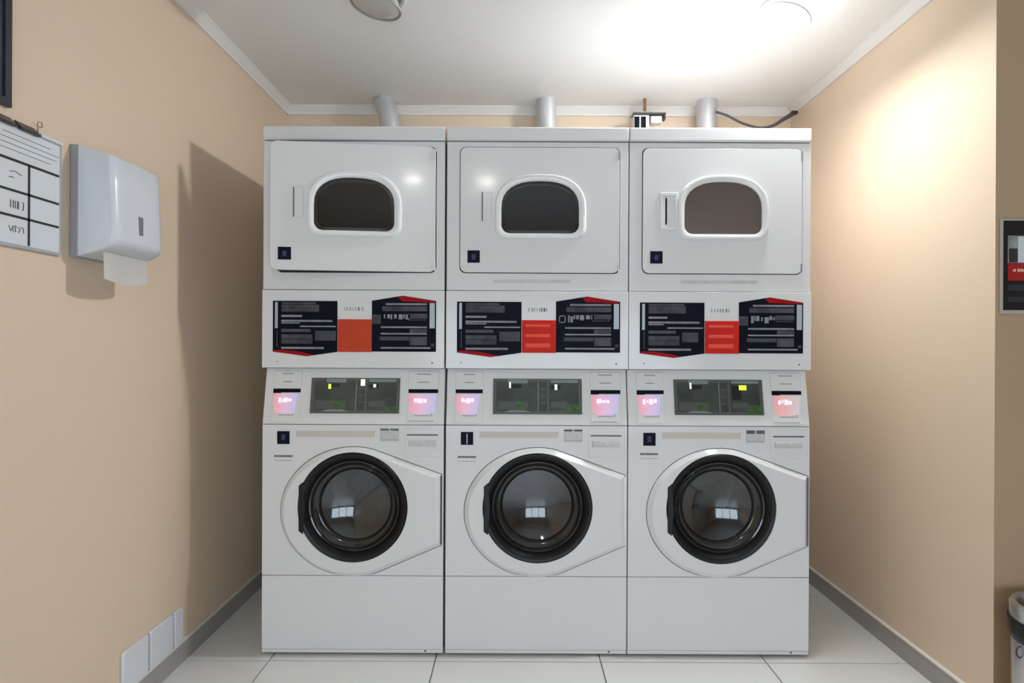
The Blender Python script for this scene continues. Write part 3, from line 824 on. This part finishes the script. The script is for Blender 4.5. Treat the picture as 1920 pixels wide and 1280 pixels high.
stroke([(1.468, 1.450), (1.474, 1.437), (1.480, 1.451), (1.481, 1.437)]); stroke([(1.487, 1.451), (1.488, 1.437)]); stroke([(1.484, 1.451), (1.492, 1.451)])
stroke([(1.496, 1.450), (1.502, 1.446), (1.497, 1.437)]); stroke([(1.504, 1.452), (1.511, 1.450), (1.513, 1.438)])
tag(nsub('handwriting', bm, M['ink']), kind='stuff')
bm = bmesh.new(); bx(bm, XL+0.001, XL+0.013, 1.566, b1, 1.694, 1.703); nsub('top_rail', bm, M['sheet'], bevel=0.002)
for a, b, lab in ((1.494, 1.556, 'black binder clip on the top right of the notice holder'), (1.425, 1.482, 'black binder clip at the left on the notice holder')):
    bm = bmesh.new(); prism_bm(bm, [(XL+0.0003, 1.712), (XL+0.018, 1.694), (XL+0.018, 1.690), (XL+0.0098, 1.690), (XL+0.0098, 1.7005), (XL+0.0003, 1.7005)], 'Y', a, b)
    o = finish('binder_clip', bm, M['poster_black']); tag(o, lab, 'binder clip', 'binder clips')
# wire hook
hy = LY(65); hz = LZ(65, 243)
bm = bmesh.new(); tube_bm(bm, spline([(XL, hy+0.012, hz+0.006), (XL+0.008, hy+0.010, hz+0.004), (XL+0.012, hy+0.004, hz+0.012), (XL+0.012, hy-0.008, hz+0.010), (XL+0.010, hy-0.006, hz-0.010), (XL+0.006, hy+0.003, hz-0.018)], 5), 0.0011, 6)
o = finish('wire_hook', bm, M['copper'], smooth=True); tag(o, 'small brass wire hook on the wall above the notice', 'hook')
# dark frame in the corner of the picture
t = empty('picture_frame', (XL, 1.25, 1.732)); tag(t, 'dark navy framed panel on the left wall above the notice', 'picture frame')
f1 = LY(11.5); f0 = f1-0.42
bm = bmesh.new(); prism_bm(bm, [(f0, 1.732), (f1, 1.732), (f1, 2.33), (f0, 2.33)], 'X', XL+0.0005, XL+0.012, holes=[[(f0+0.02, 1.752), (f1-0.02, 1.752), (f1-0.02, 2.31), (f0+0.02, 2.31)]])
for v in bm.verts: v.co -= t.location
finish('frame', bm, M['navy_frame'], t, bevel=0.001, seg=1)
bm = bmesh.new(); bx(bm, XL+0.0006, XL+0.006, f0+0.018, f1-0.018, 1.75, 2.312)
for v in bm.verts: v.co -= t.location
finish('panel', bm, M['poster_dark'], t)
# white wall plates above the skirting
for k, (a, b, lab) in enumerate(((LY(228), LY(275.5), 'white square wall plate low on left wall, nearest the camera'),
                                 (LY(280), LY(322), 'white square wall plate low on left wall, middle of three'),
                                 (LY(325.5), LY(341), 'narrow white wall plate low on left wall, farthest from camera'))):
    bm = bmesh.new(); r = 0.012 if k == 0 else 0.004
    poly = [(a, 0.0775), (b, 0.0775), (b, 0.202)] + [(a+r-r*math.sin(q*PI/8), 0.204-r+r*math.cos(q*PI/8)) for q in range(5)]
    prism_bm(bm, poly, 'X', XL+0.0004, XL+0.011)
    o = finish('wall_plate', bm, M['plate'], bevel=0.0025); tag(o, lab, 'wall plate', 'white wall plates')

# ------------------------------------------------------------------ right: framed notice and bin
s = F/YF
def fx(px): return (px-VX)/s
def fz(py): return CAMZ-(py-VY)/s
t = empty('framed_poster', (fx(1950), YF, fz(578))); tag(t, 'black poster with a red band in a clear holder on the right wall', 'poster')
def psub(name, bm, m, **k):
    for v in bm.verts: v.co -= t.location
    if k.pop('split', False): return finish_split(name, bm, m, t, **k)
    return finish(name, bm, m, t, **k)
def q(px0, px1, py0, py1, d0, d1, bm=None):
    bm = bm or bmesh.new(); return bx(bm, fx(px0), fx(px1), YF-d1, YF-d0, fz(py1), fz(py0))
px0, px1 = 1872, 2014
psub('holder', q(px0, px1, 406, 584, 0.0004, 0.006), M['holder'], bevel=0.0015)
psub('poster', q(px0+5.5, px1-6, 410, 577, 0.006, 0.0075), M['poster_black'])
psub('picture', q(px0+13, px1-14, 438, 489, 0.0075, 0.0082), M['poster_grey'])
bm = q(px0+32, px0+44, 440, 488, 0.0082, 0.0086); q(px0+60, px0+90, 446, 486, 0.0082, 0.0086, bm); psub('picture_detail', bm, M['sheet'], split=True)
bm = q(px0+15, px0+31, 462, 488, 0.0082, 0.0086); q(px0+46, px0+54, 450, 488, 0.0082, 0.0086, bm); psub('picture_detail', bm, M['iron'], split=True)
psub('red_band', q(px0+13, px1-14, 490, 522, 0.0075, 0.0088), M['poster_red'])
bm = bmesh.new(); x = px0+22
random.seed(8)
while x < px1-28:
    wd = random.choice((2.2, 3.0, 3.6)); q(x, x+wd, 500+random.choice((0, 1)), 505.5, 0.0088, 0.0092, bm); x += wd+random.choice((0.8, 1.0, 3.2))
tag(psub('lettering', bm, M['poster_cream']), kind='stuff')
bm = q(px0+14, px1-15, 529, 541, 0.0075, 0.0080); q(px0+14, px1-15, 552, 562, 0.0075, 0.0080, bm); psub('dark_stripe', bm, M['poster_dark'], split=True)
lathe('white_dot', M['sheet'], [(0, -0.009), (0.0035, -0.009), (0.0035, -0.007)], 'Y', 16, t, (fx(1919)-t.location.x, 0, fz(421)-t.location.z))
# pedal bin
br, byc = 0.125, 1.705
bs = F/byc
bxc = (1892.5-VX)/bs+br*1.045+0.032
zt = CAMZ-(1134-VY)/bs
t = empty('pedal_bin', (bxc, byc, 0)); tag(t, 'round brushed steel pedal bin with black collar at right edge', 'bin')
lathe('body', M['steel'], [(0, 0.02), (br*0.93, 0.02), (br*0.95, 0.03), (br*0.97, zt-0.105), (0, zt-0.105)], 'Z', 56, t)
lathe('lid_recess', M['iron'], [(br*0.82, zt-0.0235), (br*0.4, zt-0.0232), (0, zt-0.023)], 'Z', 40, t)
lathe('base_ring', M['gloss_black'], [(0, 0.0005), (br, 0.0005), (br, 0.018), (br*0.95, 0.026), (0, 0.026)], 'Z', 56, t)
lathe('collar', M['rubber'], [(br*0.96, zt-0.105), (br*1.01, zt-0.098), (br*1.04, zt-0.080), (br*1.04, zt-0.050), (br*0.9, zt-0.048)], 'Z', 56, t)
lathe('lid', M['steel'], [(br*0.98, zt-0.050), (br*1.0, zt-0.046), (br*1.0, zt-0.020), (br*1.01, zt-0.010), (br*0.97, zt-0.002), (br*0.91, zt), (br*0.86, zt-0.005), (br*0.83, zt-0.024), (0, zt-0.026)], 'Z', 56, t)
bm = bmesh.new(); tube_bm(bm, [(-0.03, -br*0.93, 0.022), (-0.03, -br-0.05, 0.018), (0.03, -br-0.05, 0.018), (0.03, -br*0.93, 0.022)], 0.008, 10); finish('pedal', bm, M['gloss_black'], t, smooth=True)
bm = bmesh.new(); tube_bm(bm, spline([(-br*0.95, 0.01, zt-0.112), (-br*1.03, 0.01, zt-0.118), (-br*1.04, 0.01, zt-0.136), (-br*0.97, 0.01, zt-0.145)], 4), 0.002, 8); finish('carry_handle', bm, M['iron'], t, smooth=True)
bm = bmesh.new()
for a in (0.9, 2.2, 3.6, 5.0):
    tube_bm(bm, [(br*0.5*math.cos(a), br*0.5*math.sin(a), zt-0.026), (br*0.5*math.cos(a), br*0.5*math.sin(a), zt-0.012)], 0.014, 12)
finish_split('lid_knob', bm, M['iron'], t, smooth=True)
